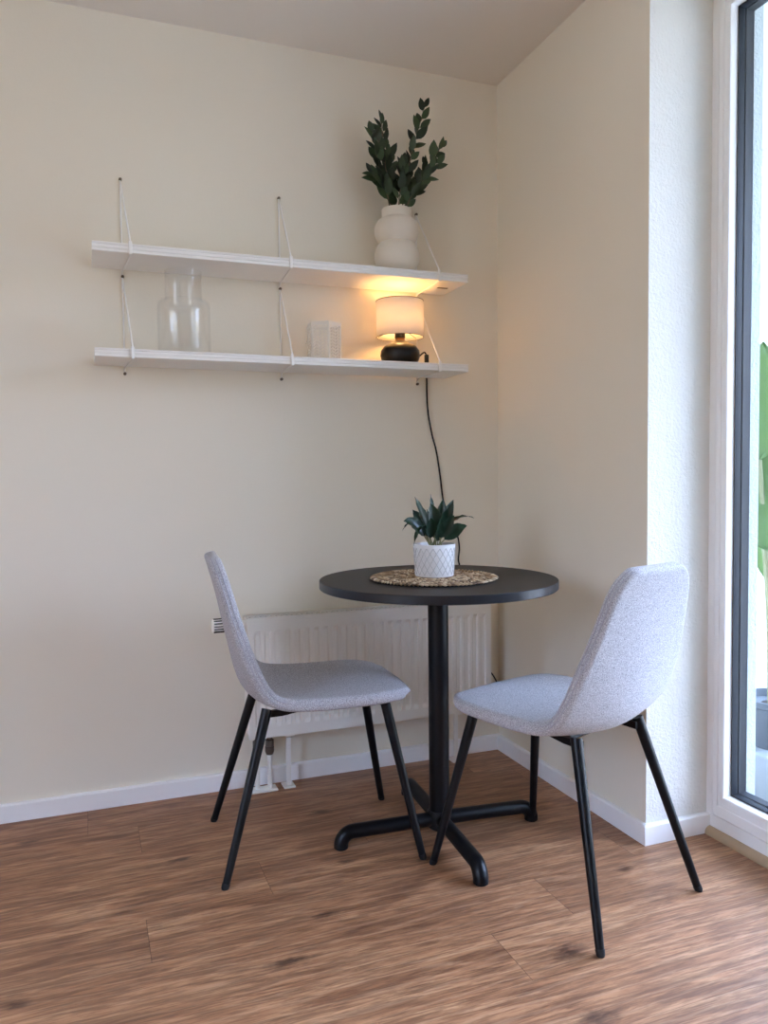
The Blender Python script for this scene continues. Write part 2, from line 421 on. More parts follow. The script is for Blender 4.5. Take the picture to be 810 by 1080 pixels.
obj('stem', sb, M['banana_stem'], pl, 60); lo = obj('foliage', lb, M['banana'], pl, 'all')
lo.modifiers.new('thick', 'SOLIDIFY').thickness = .0015

# ------------------------------------------------------------------ shelves
SX0, SX1, SD = -1.433, -.230, .210
def shelf(name, z0, z1, label):
    b = B(); h = z1-z0; yb = -.012; yf = -SD
    prof = [(yb, z0), (yf+.001, z0), (yf, z0+.001), (yf, z0+h*.24), (yf+.003, z0+h*.27), (yf+.003, z0+h*.36), (yf, z0+h*.39), (yf, z0+h*.64), (yf+.003, z0+h*.67),
            (yf+.003, z0+h*.76), (yf, z0+h*.79), (yf, z1-.001), (yf+.001, z1), (yb, z1)]
    A = [b.verts.new((SX0, y, z)) for y, z in prof]; D = [b.verts.new((SX1, y, z)) for y, z in prof]
    for i in range(len(prof)): j = (i+1) % len(prof); b.faces.new((A[i], A[j], D[j], D[i]))
    b.faces.new(A); b.faces.new(D)
    return tag(obj(name, b, M['shelf']), label, 'shelf', 'white wall shelves')
s1 = shelf('wall_shelf', 1.710, 1.737, 'upper long white wall shelf with the bulbous cream vase on it')
s2 = shelf('wall_shelf', 1.408, 1.433, 'lower long white wall shelf with the lit lamp and glass vase on it')
# keyhole fitting under the right end of the upper shelf
b = B(); box(b, -.30, -.262, -.118, -.108, 1.7085, 1.7105); f = obj('fitting', b, M['screw'], s1); f['label'] = 'small dark slot fitting under the right end'
ZS = (1.9915, 1.690, 1.386)
def bracket(x, label, sk):
    t = thing('wire_bracket', label, 'bracket', (x, 0, 0), 0, 'wire brackets of the wall shelves')
    for (zt, zb, sz0, sz1) in ((ZS[0], ZS[1], 1.710, 1.737), (ZS[1], ZS[2], 1.408, 1.433)):
        r = .0026; g = .0034
        loop = [(0, -.006, zt-.004), (sk, -SD-g, sz1+.004), (sk, -SD-g, sz0-.002), (sk*.98, -SD+.004, sz0-g), (sk*.1, -.02, sz0-g), (0, -.008, sz0-.008), (0, -.005, zb+.004)]
        b = B(); tube(b, loop, r, 8)
        tube(b, [(0, -.004, zt), (0, -.004, zb)], .0028, 8)
        # flattened clip that grips the shelf front
        box(b, sk-.005, sk+.005, -SD-.0055, -SD-.0005, sz0-.004, sz1+.006, .0012)
        obj('wire', b, M['shelf'], t, 50)
    for z in ZS:
        b = B(); lathe(b, [(0, .0), (.0048, .0), (.0048, .009), (.0034, .0108), (0, .011)], 14)
        bmesh.ops.rotate(b, verts=b.verts, matrix=Matrix.Rotation(PI/2, 3, 'X')); bmesh.ops.translate(b, verts=b.verts, vec=(.001, .0004, z))
        o = obj('screw', b, M['screw'], t, 40)
    return t
bracket(-1.3426, 'white wire shelf bracket at the left end, beside the glass vase', .0145)
bracket(-.836, 'white wire shelf bracket in the middle, left of the perforated lantern', -.013)
bracket(-.333, 'white wire shelf bracket at the right end, beside the lamp and cream vase', -.006)

# ------------------------------------------------------------------ hammered glass vase
ZL, ZU = 1.433, 1.737
gv = [(0, .005), (.0745, .005), (.0775, .008), (.078, .150), (.0755, .160), (.070, .1665), (.0545, .1685), (.0538, .172), (.0538, .262), (.0568, .262),
      (.0568, .176), (.0576, .1725), (.071, .1715), (.0785, .166), (.081, .155), (.0805, .004), (.078, 0), (0, 0)]
b = B(); lathe(b, gv, 72, -1.167, -.105); bmesh.ops.translate(b, verts=b.verts, vec=(0, 0, ZL))
tag(obj('glass_vase', b, M['vaseglass'], smooth=50), 'clear hammered glass bottle vase on the left of the lower shelf', 'vase')

# ------------------------------------------------------------------ perforated lantern
def slot_panel(bm, o, U, V, W, H, nu, nv, bu, bv, pat):
    """flat panel W x H at o in the directions U, V, pierced by nu x nv slanted slots inside borders bu, bv"""
    o, U, V = Vector(o), Vector(U).normalized(), Vector(V).normalized()
    P = lambda u, v: bm.verts.new(o+U*u+V*v)
    cw, ch = (W-2*bu)/nu, (H-2*bv)/nv
    for i in range(nu):
        for j in range(nv):
            u0, v0 = bu+i*cw, bv+j*ch; k = ch*.42*pat(i, j); mx, my = cw*.08, ch*.15
            cx = [(u0, v0-k), (u0+cw, v0+k), (u0+cw, v0+ch+k), (u0, v0+ch-k)]
            hl = [(u0+mx, v0+my-k*.8), (u0+cw-mx, v0+my+k*.8), (u0+cw-mx, v0+ch-my+k*.8), (u0+mx, v0+ch-my-k*.8)]
            a = [P(*c) for c in cx]; h = [P(*c) for c in hl]
            for q in range(4): r = (q+1) % 4; bm.faces.new((a[q], a[r], h[r], h[q]))
    e_ = ch*.42
    for (u0, u1, v0, v1) in ((0, W, 0, bv+e_), (0, W, H-bv-e_, H), (0, bu, bv, H-bv), (W-bu, W, bv, H-bv)):
        bm.faces.new((P(u0, v0), P(u1, v0), P(u1, v1), P(u0, v1)))
lx, ly = -.712, -.105
lan = thing('perforated_lantern', 'small white perforated metal lantern with a wire handle on the lower shelf', 'lantern', (lx, ly, ZL))
S = .058; ap = S*math.sqrt(3)/2; b = B(); HL = .128
for kf in range(6):
    na = math.radians(-121.5+60*kf); n = Vector((math.cos(na), math.sin(na), 0)); u = Vector((-n.y, n.x, 0))
    slot_panel(b, n*ap-u*S/2, u, (0, 0, 1), S, HL, 4, 11, .005, .007, lambda i, j: 1 if i % 2 == 0 else -1)
bmesh.ops.remove_doubles(b, verts=b.verts, dist=.0002)
bt = [b.verts.new((S*math.cos(math.radians(-91.5+60*q)), S*math.sin(math.radians(-91.5+60*q)), .001)) for q in range(6)]; b.faces.new(bt)
o = obj('shell', b, M['lantern'], lan); md = o.modifiers.new('thick', 'SOLIDIFY'); md.thickness = .0009; md.offset = 0
b = B(); na = math.radians(178.5); n = Vector((math.cos(na), math.sin(na), 0)); u = Vector((-n.y, n.x, 0))
pts = [n*(ap+.001+.012*math.sin(a))+u*(.030*math.cos(a))+Vector((0, 0, HL-.006-.062*math.sin(a))) for a in [i*PI/14 for i in range(15)]]
tube(b, pts, .0014, 7); obj('handle', b, M['lantern'], lan, 60)

# ------------------------------------------------------------------ table lamp
lp = thing('table_lamp', 'lit table lamp with white drum shade and black round base on the lower shelf', 'lamp', (-.440, -.105, ZL))
b = B(); lathe(b, [(0, 0), (.040, 0), (.052, .004), (.0635, .017), (.0688, .034), (.0665, .052), (.056, .066), (.042, .074), (.030, .079), (.024, .084)], 56)
o = obj('base', b, M['blackglaze'], lp, 'all')
b = B(); lathe(b, [(.031, .078), (.024, .083), (.0175, .087), (.0155, .0915), (.0165, .095), (.012, .097), (0, .097)], 32); o = obj('neck', b, M['bronze'], lp, 'all'); o['label'] = 'bronze coloured neck'
b = B(); lathe(b, [(0, .0955), (.0182, .0955), (.0182, .120), (.015, .122), (.015, .127), (0, .127)], 28); obj('socket', b, M['plastic'], lp, 40)
b = B(); lathe(b, [(0, .126), (.012, .127), (.014, .133), (.021, .146), (.0225, .157), (.018, .169), (.009, .176), (0, .178)], 24); bl = obj('bulb', b, M['bulb'], lp, 'all')
b = B(); zs0, zs1 = .098, .221; R0 = .0815
lathe(b, [(R0, zs0), (R0, zs1)], 72); sh = obj('lamp_shade', b, M['shade'], lp, 'all')
md = sh.modifiers.new('thick', 'SOLIDIFY'); md.thickness = .0012; md.offset = -1
for zz in (zs0, zs1):
    b = B(); tube(b, [(R0*math.cos(a*2*PI/72), R0*math.sin(a*2*PI/72), zz) for a in range(72)], .0011, 6, closed=True); obj('shade_rim', b, M['trim'], sh, 'all')
b = B()
for a in range(3): tube(b, [(.016*math.cos(a*2.094+.4), .016*math.sin(a*2.094+.4), .128), (.079*math.cos(a*2.094+.4), .079*math.sin(a*2.094+.4), zs0+.006)], .0012, 6)
obj('shade_carrier', b, M['plastic'], lp, 60)
lx, ly, lz = -.440, -.105, ZL
def L(p): return (p[0]-lx, p[1]-ly, p[2]-lz)
cp = [(-.385, -.10, 1.458), (-.37, -.10, 1.467), (-.352, -.10, 1.482), (-.344, -.10, 1.484), (-.339, -.10, 1.476)]
b = B(); tube(b, [L(p) for p in spline(cp, 6)], .0028, 8)
cp2 = [(-.337, -.10, 1.440), (-.335, -.09, 1.4365), (-.315, -.03, 1.4365), (-.300, -.009, 1.434), (-.2966, -.006, 1.420), (-.2966, -.006, 1.4042), (-.2937, -.006, 1.3011), (-.2792, -.006, 1.215), (-.2607, -.006, 1.1458),
       (-.246, -.006, 1.0587), (-.2314, -.006, .9534), (-.205, -.006, .888), (-.1758, -.006, .8284), (-.1683, -.006, .7819), (-.1725, -.006, .7394), (-.1668, -.006, .7107), (-.150, -.006, .60), (-.115, -.008, .45),
       (-.06, -.008, .325), (-.0324, -.008, .2921), (-.016, -.012, .262), (-.010, -.02, .24), (-.012, -.035, .215)]
tube(b, [L(p) for p in spline(cp2, 6)], .0029, 8); o = obj('cord', b, M['rubber'], lp, 60); o['label'] = 'thin black cord running down the wall'
b = B(); box(b, -.0075, .0075, -.006, .006, .002, .047, .004); bmesh.ops.translate(b, verts=b.verts, vec=L((-.338, -.10, 1.431))); obj('cord_switch', b, M['plastic'], lp, 40)
b = B(); lathe(b, [(0, 0), (.014, .0), (.014, .02), (.006, .03), (0, .03)], 16); bmesh.ops.rotate(b, verts=b.verts, matrix=Matrix.Rotation(-PI/2, 3, 'Y'))
bmesh.ops.translate(b, verts=b.verts, vec=L((-.001, -.04, .205))); obj('plug', b, M['plastic'], lp, 40)

# ------------------------------------------------------------------ cream vase and its branches
vp = [(0, 0), (.044, 0), (.047, .004), (.0475, .013)]
def bulge(z0, z1, r0, rm, r1, n=12):
    out = []
    for i in range(n+1):
        s = i/n; e = r0+(r1-r0)*s
        out.append((e+(rm-e)*math.sin(PI*s)**.62, z0+(z1-z0)*s))
    return out
vp += bulge(.016, .112, .050, .0775, .058)+bulge(.1125, .195, .058, .0765, .052)[1:]+[(.0505, .198), (.0505, .224), (.0485, .227), (.0455, .225), (.045, .19), (.05, .15), (.045, .11), (.05, .06), (0, .03)]
vx, vy = -.449, -.105
b = B(); lathe(b, vp, 64, vx, vy); bmesh.ops.translate(b, verts=b.verts, vec=(0, 0, ZU))
tag(obj('bubble_vase', b, M['stone'], smooth=60), 'cream two-bubble stoneware vase on the upper shelf, holding dark branches', 'vase')

def leaf(bm, base, d, nor, L, W, n=5, fold=.25, curl=.12):
    base = Vector(base); d = Vector(d).normalized(); side = d.cross(Vector(nor)).normalized(); nr = side.cross(d)
    mid, lf, rt = [], [], []
    for i in range(n+1):
        s = i/n; w = W*.5*(math.sin(PI*s**.8)**.85) if 0 < i < n else 0
        c = base+d*L*s-nr*curl*L*s*s
        mid.append(bm.verts.new(c))
        if 0 < i < n: lf.append(bm.verts.new(c+side*w+nr*w*fold)); rt.append(bm.verts.new(c-side*w+nr*w*fold))
        else: lf.append(mid[-1]); rt.append(mid[-1])
    for i in range(n):
        for e in (lf, rt):
            q = []
            for v in (mid[i], mid[i+1], e[i+1], e[i]):
                if v not in q: q.append(v)
            if len(q) >= 3: bm.faces.new(q)
def branch(label, tip, mid, start, seed, n=13, L=.054, W=.026, side=()):
    rnd = random.Random(seed); zt = ZU+.226
    t = thing('leafy_branch', label, 'branch', (vx, vy, ZU+.05), 0, 'dark green branches in the cream vase')
    pts = spline([Vector((start[0]*.3, start[1]*.3, -.005)), Vector((start[0], start[1], .17)), Vector(mid)-Vector((vx, vy, ZU+.05)), Vector(tip)-Vector((vx, vy, ZU+.05))], 8)
    sb, lb = B(), B(); tube(sb, pts, [.0026-.0016*i/(len(pts)-1) for i in range(len(pts))], 6)
    first = 9
    m = len(pts)-1
    for k in range(n):
        f = first+(m-first)*(k/(n-1))**.9; i = min(int(f), m-1); p = pts[i].lerp(pts[i+1], f-i); tn = (pts[i+1]-pts[i]).normalized()
        ang = k*2.4+rnd.uniform(-.5, .5); a = tn.orthogonal().normalized(); bb = tn.cross(a)
        out = a*math.cos(ang)+bb*math.sin(ang); out.y *= .75
        if k == n-1: d = tn+out*.15
        else: d = tn*rnd.uniform(.8, 1.2)+out*rnd.uniform(.4, .8)
        nor = (Vector((rnd.uniform(-.7, .7), -1.2, rnd.uniform(-.4, .9))))
        sz = L*rnd.uniform(.8, 1.1)*(.8 if k > n-3 else 1)
        pt = p+d.normalized()*.006
        tube(sb, [p, pt], .0008, 5)
        # keep every leaf clear of the wall behind
        w = Vector((vx, vy, ZU+.05))
        if (w+pt+d.normalized()*sz).y > -.02: d.y = -abs(d.y)
        leaf(lb, pt, d, nor, sz, sz*W/L*rnd.uniform(.85, 1.15))
    obj('stem', sb, M['stem'], t, 60); obj('foliage', lb, M['leaf'], t, 'all')
    return t
yb = -.11
branch('tallest dark green branch, its tip rising highest above the right of the cream vase', (-.345, yb, 2.315), (-.400, yb, 2.13), (.018, -.004), 3, 24)
branch('dark green branch leaning outward at the far right of the cream vase', (-.29, yb-.01, 2.185), (-.375, yb, 2.06), (.026, .006), 5, 22)
branch('tallest dark green branch on the left side of the cream vase', (-.503, yb, 2.245), (-.490, yb, 2.11), (-.016, .006), 11, 22)
branch('second tallest dark green branch on the left side of the cream vase', (-.538, yb-.015, 2.195), (-.515, yb-.01, 2.08), (-.024, -.006), 21, 20)
branch('lowest dark green branch, spreading sideways over the left rim of the cream vase', (-.545, yb-.03, 2.06), (-.500, yb-.02, 2.02), (-.03, -.014), 8, 15)
branch('short dark green branch in the middle gap of the cream vase bouquet', (-.435, yb-.02, 2.10), (-.442, yb-.02, 2.04), (.0, -.02), 14, 16)
branch('dark green branch right of centre in the cream vase, below the outward leaning one', (-.315, yb-.03, 2.12), (-.385, yb-.02, 2.03), (.028, -.014), 31, 21)
branch('bushy dark green branch left of centre in the cream vase, behind the short one', (-.475, yb+.01, 2.15), (-.468, yb+.01, 2.05), (-.008, .016), 42, 18)

# ------------------------------------------------------------------ radiator
RX0, RX1, RZ0, RZ1, RYF, RYB = -.985, -.088, .190, .588, -.102, -.036
rad = thing('radiator', 'white ribbed panel radiator on the wall under the shelves, behind the table', 'radiator', ((RX0+RX1)/2, RYF, 0))
ox, oy = (RX0+RX1)/2, RYF
def RP(b): bmesh.ops.translate(b, verts=b.verts, vec=(-ox, -oy, 0)); return b
pitch = .0333; ng = 26; m0 = (RX1-RX0-ng*pitch)/2
xs = [RX0]
for i in range(ng):
    x = RX0+m0+i*pitch+.0055; xs += [x, x+.0045, x+.018, x+.0225]
xs += [RX1]
zsr = [RZ0, RZ0+.036, RZ0+.050, RZ1-.052, RZ1-.040, RZ1]
b = B(); grid = []
for zi, z in enumerate(zsr):
    r = []
    for xi, x in enumerate(xs):
        q = (xi-1) % 4; dep = .0065 if (0 < xi < len(xs)-1 and q in (1, 2) and zi in (2, 3)) else 0.
        r.append(b.verts.new((x, RYF+dep, z)))
    grid.append(r)
for r0, r1 in zip(grid, grid[1:]):
    for i in range(len(xs)-1): b.faces.new((r0[i], r0[i+1], r1[i+1], r1[i]))
bk = [b.verts.new((x, RYF+.014, z)) for x, z in ((RX0, RZ0), (RX1, RZ0), (RX1, RZ1), (RX0, RZ1))]
b.faces.new(bk)
b.faces.new([grid[-1][0]]+[bk[3], bk[2]]+grid[-1][:0:-1]); b.faces.new(grid[0][:]+[bk[1], bk[0]])
b.faces.new([g[0] for g in grid]+[bk[3], bk[0]]); b.faces.new([g[-1] for g in grid]+[bk[2], bk[1]])
obj('front_panel', RP(b), M['radiator'], rad)
b = B(); box(b, RX0+.004, RX1-.004, RYB-.012, RYB, RZ0+.004, RZ1-.004, .004); obj('rear_panel', RP(b), M['radiator'], rad)
for (x0, x1) in ((RX0-.001, RX0+.0025), (RX1-.0025, RX1+.001)):
    b = B(); box(b, x0, x1, RYF+.0145, RYB-.0, RZ0+.012, RZ1+.003, .001); obj('side_cover', RP(b), M['radiator'], rad)
b = B(); box(b, RX0+.005, RX1-.005, RYF+.0145, RYB-.0125, RZ0+.02, RZ1-.001); o = obj('convector_shade', RP(b), M['dark'], rad)  # filler box coloured dark as the shade under the grille slots
b = B(); slot_panel(b, (RX0+.003, RYF+.001, RZ1+.004), (1, 0, 0), (0, 1, 0), RX1-RX0-.006, RYB-RYF-.002, 50, 2, .004, .006, lambda i, j: .9 if j else -.9)
bmesh.ops.remove_doubles(b, verts=b.verts, dist=.0001)
o = obj('top_grille', RP(b), M['radiator'], rad); md = o.modifiers.new('thick', 'SOLIDIFY'); md.thickness = .0015; md.offset = -1
# lips that hold the grille, front and rear
b = B(); box(b, RX0, RX1, RYF, RYF+.004, RZ1-.001, RZ1+.0035, .0008); box(b, RX0, RX1, RYB-.004, RYB, RZ1-.001, RZ1+.0035, .0008); obj('grille_lip', RP(b), M['radiator'], rad)
# thermostat head on the upper left
b = B(); zc, yc = .572, -.075
def xcyl(b, prof, n=24):
    b2 = bmesh.new(); lathe(b2, prof, n); bmesh.ops.rotate(b2, verts=b2.verts, matrix=Matrix.Rotation(-PI/2, 3, 'Y'))
    me = bpy.data.meshes.new('tmp'); b2.to_mesh(me); b2.free(); b.from_mesh(me); bpy.data.meshes.remove(me); return b
xcyl(b, [(0, 0), (.0125, 0), (.0125, .045), (.0165, .048), (.0165, .062), (.0205, .064), (.0215, .070), (.0215, .106), (.0195, .109), (0, .109)], 28)
bmesh.ops.translate(b, verts=b.verts, vec=(RX0-.001, yc, zc)); vh = obj('thermostat_head', RP(b), M['radiator'], rad, 35)
b = B()
for q in range(14):
    a = q*2*PI/14; cx, cz = .0212*math.cos(a), .0212*math.sin(a)
    b2 = bmesh.new(); box(b2, -.106, -.072, -.002, .002, -.0014, .0014); bmesh.ops.rotate(b2, verts=b2.verts, matrix=Matrix.Rotation(-a, 3, 'X'))
    bmesh.ops.translate(b2, verts=b2.verts, vec=(RX0, yc+cx, zc+cz)); me = bpy.data.meshes.new('tmp'); b2.to_mesh(me); b2.free(); b.from_mesh(me); bpy.data.meshes.remove(me)
obj('slot_shade_bar', RP(b), M['dark'], vh)  # dark bars paint the shade of the slots in the head
# valves, pipes, floor plate
for px in (-.953, -.9105):
    b = B(); lathe(b, [(0, .190), (.010, .190), (.010, .172), (.0145, .170), (.0145, .150), (.012, .148), (.0155, .146), (.0155, .132), (.012, .122), (.010, .12), (0, .12)], 18, px, -.062)
    o = obj('valve', RP(b), M['brass'], rad, 35); o['label'] = 'dull metal valve under the left end'
    b = B(); lathe(b, [(0, .124), (.0085, .124), (.0085, .006), (0, .006)], 18, px, -.062); obj('pipe', RP(b), M['radiator'], rad, 40)
b = B(); box(b, -.982, -.888, -.088, -.040, .0, .008, .003); obj('pipe_plate', RP(b), M['radiator'], rad)
for px in (-.846, -.215):
    b = B(); box(b, px-.020, px+.020, -.082, -.030, .0, .006, .002); box(b, px-.008, px+.008, -.066, -.058, .004, RZ0-.006, .001); box(b, px-.017, px+.017, -.085, -.040, RZ0-.012, RZ0+.002, .0015)
    obj('foot', RP(b), M['radiator'], rad)

# ------------------------------------------------------------------ pedestal table
TX, TY, TZ, TR = -.519, -.575, .756, .343
tb = thing('bistro_table', 'round black pedestal table between the two grey chairs', 'table', (TX, TY, 0))
b = B(); th = .024
lathe(b, [(0, TZ-th), (TR-.002, TZ-th), (TR, TZ-th+.002)], 128, mi=1); lathe(b, [(TR, TZ-th+.002), (TR, TZ-.0015), (TR-.0015, TZ)], 128, mi=1); lathe(b, [(TR-.0015, TZ), (0, TZ)], 128)
bmesh.ops.remove_doubles(b, verts=b.verts, dist=.00005)
obj('tabletop', b, [M['tabletop'], M['tableedge']], tb, 40)
b = B(); lathe(b, [(0, .03), (.0295, .03), (.0295, TZ-th-.008), (0, TZ-th-.008)], 40); obj('column', b, M['black'], tb, 40)
b = B()
for a in range(4):
    b2 = bmesh.new(); box(b2, .02, .22, -.014, .014, TZ-th-.010, TZ-th, .002); bmesh.ops.rotate(b2, verts=b2.verts, matrix=Matrix.Rotation(a*PI/2+.7, 3, 'Z'))
    me = bpy.data.meshes.new('tmp'); b2.to_mesh(me); b2.free(); b.from_mesh(me); bpy.data.meshes.remove(me)
lathe(b, [(0, TZ-th-.05), (.033, TZ-th-.05), (.033, TZ-th-.006), (0, TZ-th-.006)], 32); obj('top_bracket', b, M['black'], tb, 40)
b = B(); lathe(b, [(0, .018), (.028, .018), (.034, .024), (.036, .066), (.032, .074), (0, .074)], 32); obj('hub', b, M['black'], tb, 40)
for a in range(4):
    ang = math.radians(-4+90*a); d = Vector((math.cos(ang), math.sin(ang), 0))
    pts = [d*.0+Vector((0, 0, .048)), d*.15+Vector((0, 0, .0465)), d*.262+Vector((0, 0, .045))]
    for q in range(1, 9): w = q/8*PI/2; pts.append(d*(.262+.036*math.sin(w))+Vector((0, 0, .009+.036*math.cos(w))))
    pts.append(d*.298+Vector((0, 0, .003)))
    b = B(); tube(b, pts, .0205, 20); lg = obj('leg', b, M['black'], tb, 50)
    b = B(); lathe(b, [(0, 0), (.017, 0), (.0175, .005), (0, .005)], 20, d.x*.298, d.y*.298); obj('foot_pad', b, M['rubber'], lg, 40)

# placemat: rings of slanted braid strands on a core painted black as the shade in the gaps
mx_, my_, MR = -.537, -.587, .183
pm = thing('placemat', 'round woven seagrass placemat lying on the black table', 'placemat', (mx_, my_, TZ))
b = B(); lathe(b, [(0, .0005), (MR-.006, .0005), (MR-.004, .003), (MR-.01, .005), (0, .005)], 64); obj('backing', b, M['braid_gap_shade'], pm)
b = B(); rings = 10; rw = (MR-.012)/rings
for rr in range(rings):
    r = MR-rw*(rr+.5); n = max(8, int(2*PI*r/.0118))
    for i in range(n):
        for s_ in (0,):
            a = 2*PI*i/n; sl = .85 if rr % 2 == 0 else -.85
            cen = Vector((math.cos(a)*r, math.sin(a)*r, .0055))
            tg = Vector((-math.sin(a), math.cos(a), 0)); rd = Vector((math.cos(a), math.sin(a), 0))
            ax = (tg*math.cos(sl)+rd*math.sin(sl)); ay = Vector((0, 0, 1)).cross(ax)
            rows = []
            for e in range(5):
                f = -1+e/2; w = math.sqrt(max(0, 1-f*f))
                if w < .05: rows.append([b.verts.new(cen+ax*f*.0128)])
                else: rows.append([b.verts.new(cen+ax*f*.0128+(ay*math.cos(g*PI/3)*.0034+Vector((0, 0, 1))*math.sin(g*PI/3)*.0042)*w) for g in range(6)])
            for p0, p1 in zip(rows, rows[1:]):
                for g in range(6):
                    h = (g+1) % 6
                    if len(p0) == 1: b.faces.new((p0[0], p1[h], p1[g]))
                    elif len(p1) == 1: b.faces.new((p0[g], p0[h], p1[0]))
                    else: b.faces.new((p0[g], p0[h], p1[h], p1[g]))
obj('braid', b, M['braid'], pm, 'all')

# potted plant
PX, PY, PZ = -.535, -.587, TZ+.0098
pp = thing('potted_plant', 'small dark green leafy plant in a white diamond-patterned pot on the placemat', 'plant', (PX, PY, PZ))
b = B(); lathe(b, [(0, 0), (.054, 0), (.0555, .002), (.060, .086), (.0605, .091), (.0585, .092), (.057, .088), (.0555, .07), (0, .07)], 60); po = obj('pot', b, M['pot'], pp, 40)
b = B(); nd = 20
for sgn in (1, -1):          # raised diamond lattice on the pot
    for i in range(nd):
        pts = []
        for q in range(13):
            s = q/12; a = 2*PI*i/nd+sgn*s*2*PI/nd*2.5; r = .0553+(.0600-.0553)*(.06+s*.84); pts.append((r*math.cos(a), r*math.sin(a), .006+s*.076))
        tube(b, pts, .0013, 5)
dr_ = obj('diamond_relief', b, M['relief'], po, 60); dr_['label'] = 'grey diamond lattice on the white pot'
b = B(); lathe(b, [(0, .082), (.03, .081), (.0565, .078)], 28); obj('soil', b, M['soil'], pp)
def pleaf(bl, bs, start, tip, W, nor, n=7, droop=0., stemf=.3):
    start, tip = Vector(start), Vector(tip); d = tip-start
    pts = [start+d*s+Vector((0, 0, 1))*(droop*4*s*(1-s)) for s in [i/16 for i in range(17)]]
    k0 = int(16*stemf); tube(bs, pts[:k0+1], .0016, 6)
    lp_ = pts[k0:]; m = len(lp_)-1; prev = None
    for i, c in enumerate(lp_):
        s = i/m; t = (lp_[min(i+1, m)]-lp_[max(i-1, 0)]).normalized(); side = t.cross(Vector(nor)).normalized(); nr = side.cross(t)
        w = W*.5*(math.sin(PI*s**.75)**.9) if 0 < i < m else .0003
        wav = .0018*math.sin(i*2.1)
        row = [bl.verts.new(c+side*w+nr*(w*.35+wav)), bl.verts.new(c+side*w*.5+nr*w*.12), bl.verts.new(c), bl.verts.new(c-side*w*.5+nr*w*.12), bl.verts.new(c-side*w+nr*(w*.35-wav))]
        if prev:
            for j in range(4): bl.faces.new((prev[j], prev[j+1], row[j+1], row[j]))
        prev = row
bl_, bs_ = B(), B(); T = lambda x, z, y=0.: (x-PX, y, z-PZ)
for (tx, tz, ty, W, dr, nor) in ((-.634, .925, -.01, .044, .022, (0, -.9, .7)), (-.612, .856, -.03, .022, .06, (-.5, -.3, 1)), (-.622, .895, .03, .024, .045, (-.5, 0, 1)), (-.595, .994, 0, .036, .0, (.5, -1, .3)), (-.532, 1.000, .03, .022, 0, (.2, -1, .1)),
                                 (-.556, .975, -.02, .04, .01, (-.3, -1, .3)), (-.510, .985, -.01, .036, .01, (-.5, -1, .4)), (-.473, .983, .0, .040, .0, (-.35, -1, .2)), (-.512, .965, -.045, .03, .0, (.2, -1, .2)), (-.400, .926, .01, .022, .035, (0, -.2, 1)),
                                 (-.445, .908, -.03, .040, .012, (.2, -.9, .6)), (-.495, .94, -.05, .034, .01, (.1, -1, .5)), (-.570, .935, -.05, .034, .012, (-.1, -1, .5)), (-.535, .955, .05, .03, 0, (.1, -1, .3)), (-.585, .955, .04, .034, .01, (-.3, -.8, .6)),
                                 (-.48, .95, .05, .034, .01, (.3, -.8, .6)), (-.54, .93, -.055, .032, .0, (0, -1, .5))):
    st_ = (random.uniform(-.018, .018), random.uniform(-.018, .012), .078)
    pleaf(bl_, bs_, st_, T(tx, tz, ty), W, nor, droop=dr, stemf=.28)
obj('stem', bs_, M['banana_stem'], pp, 60); obj('foliage', bl_, M['pleaf'], pp, 'all')

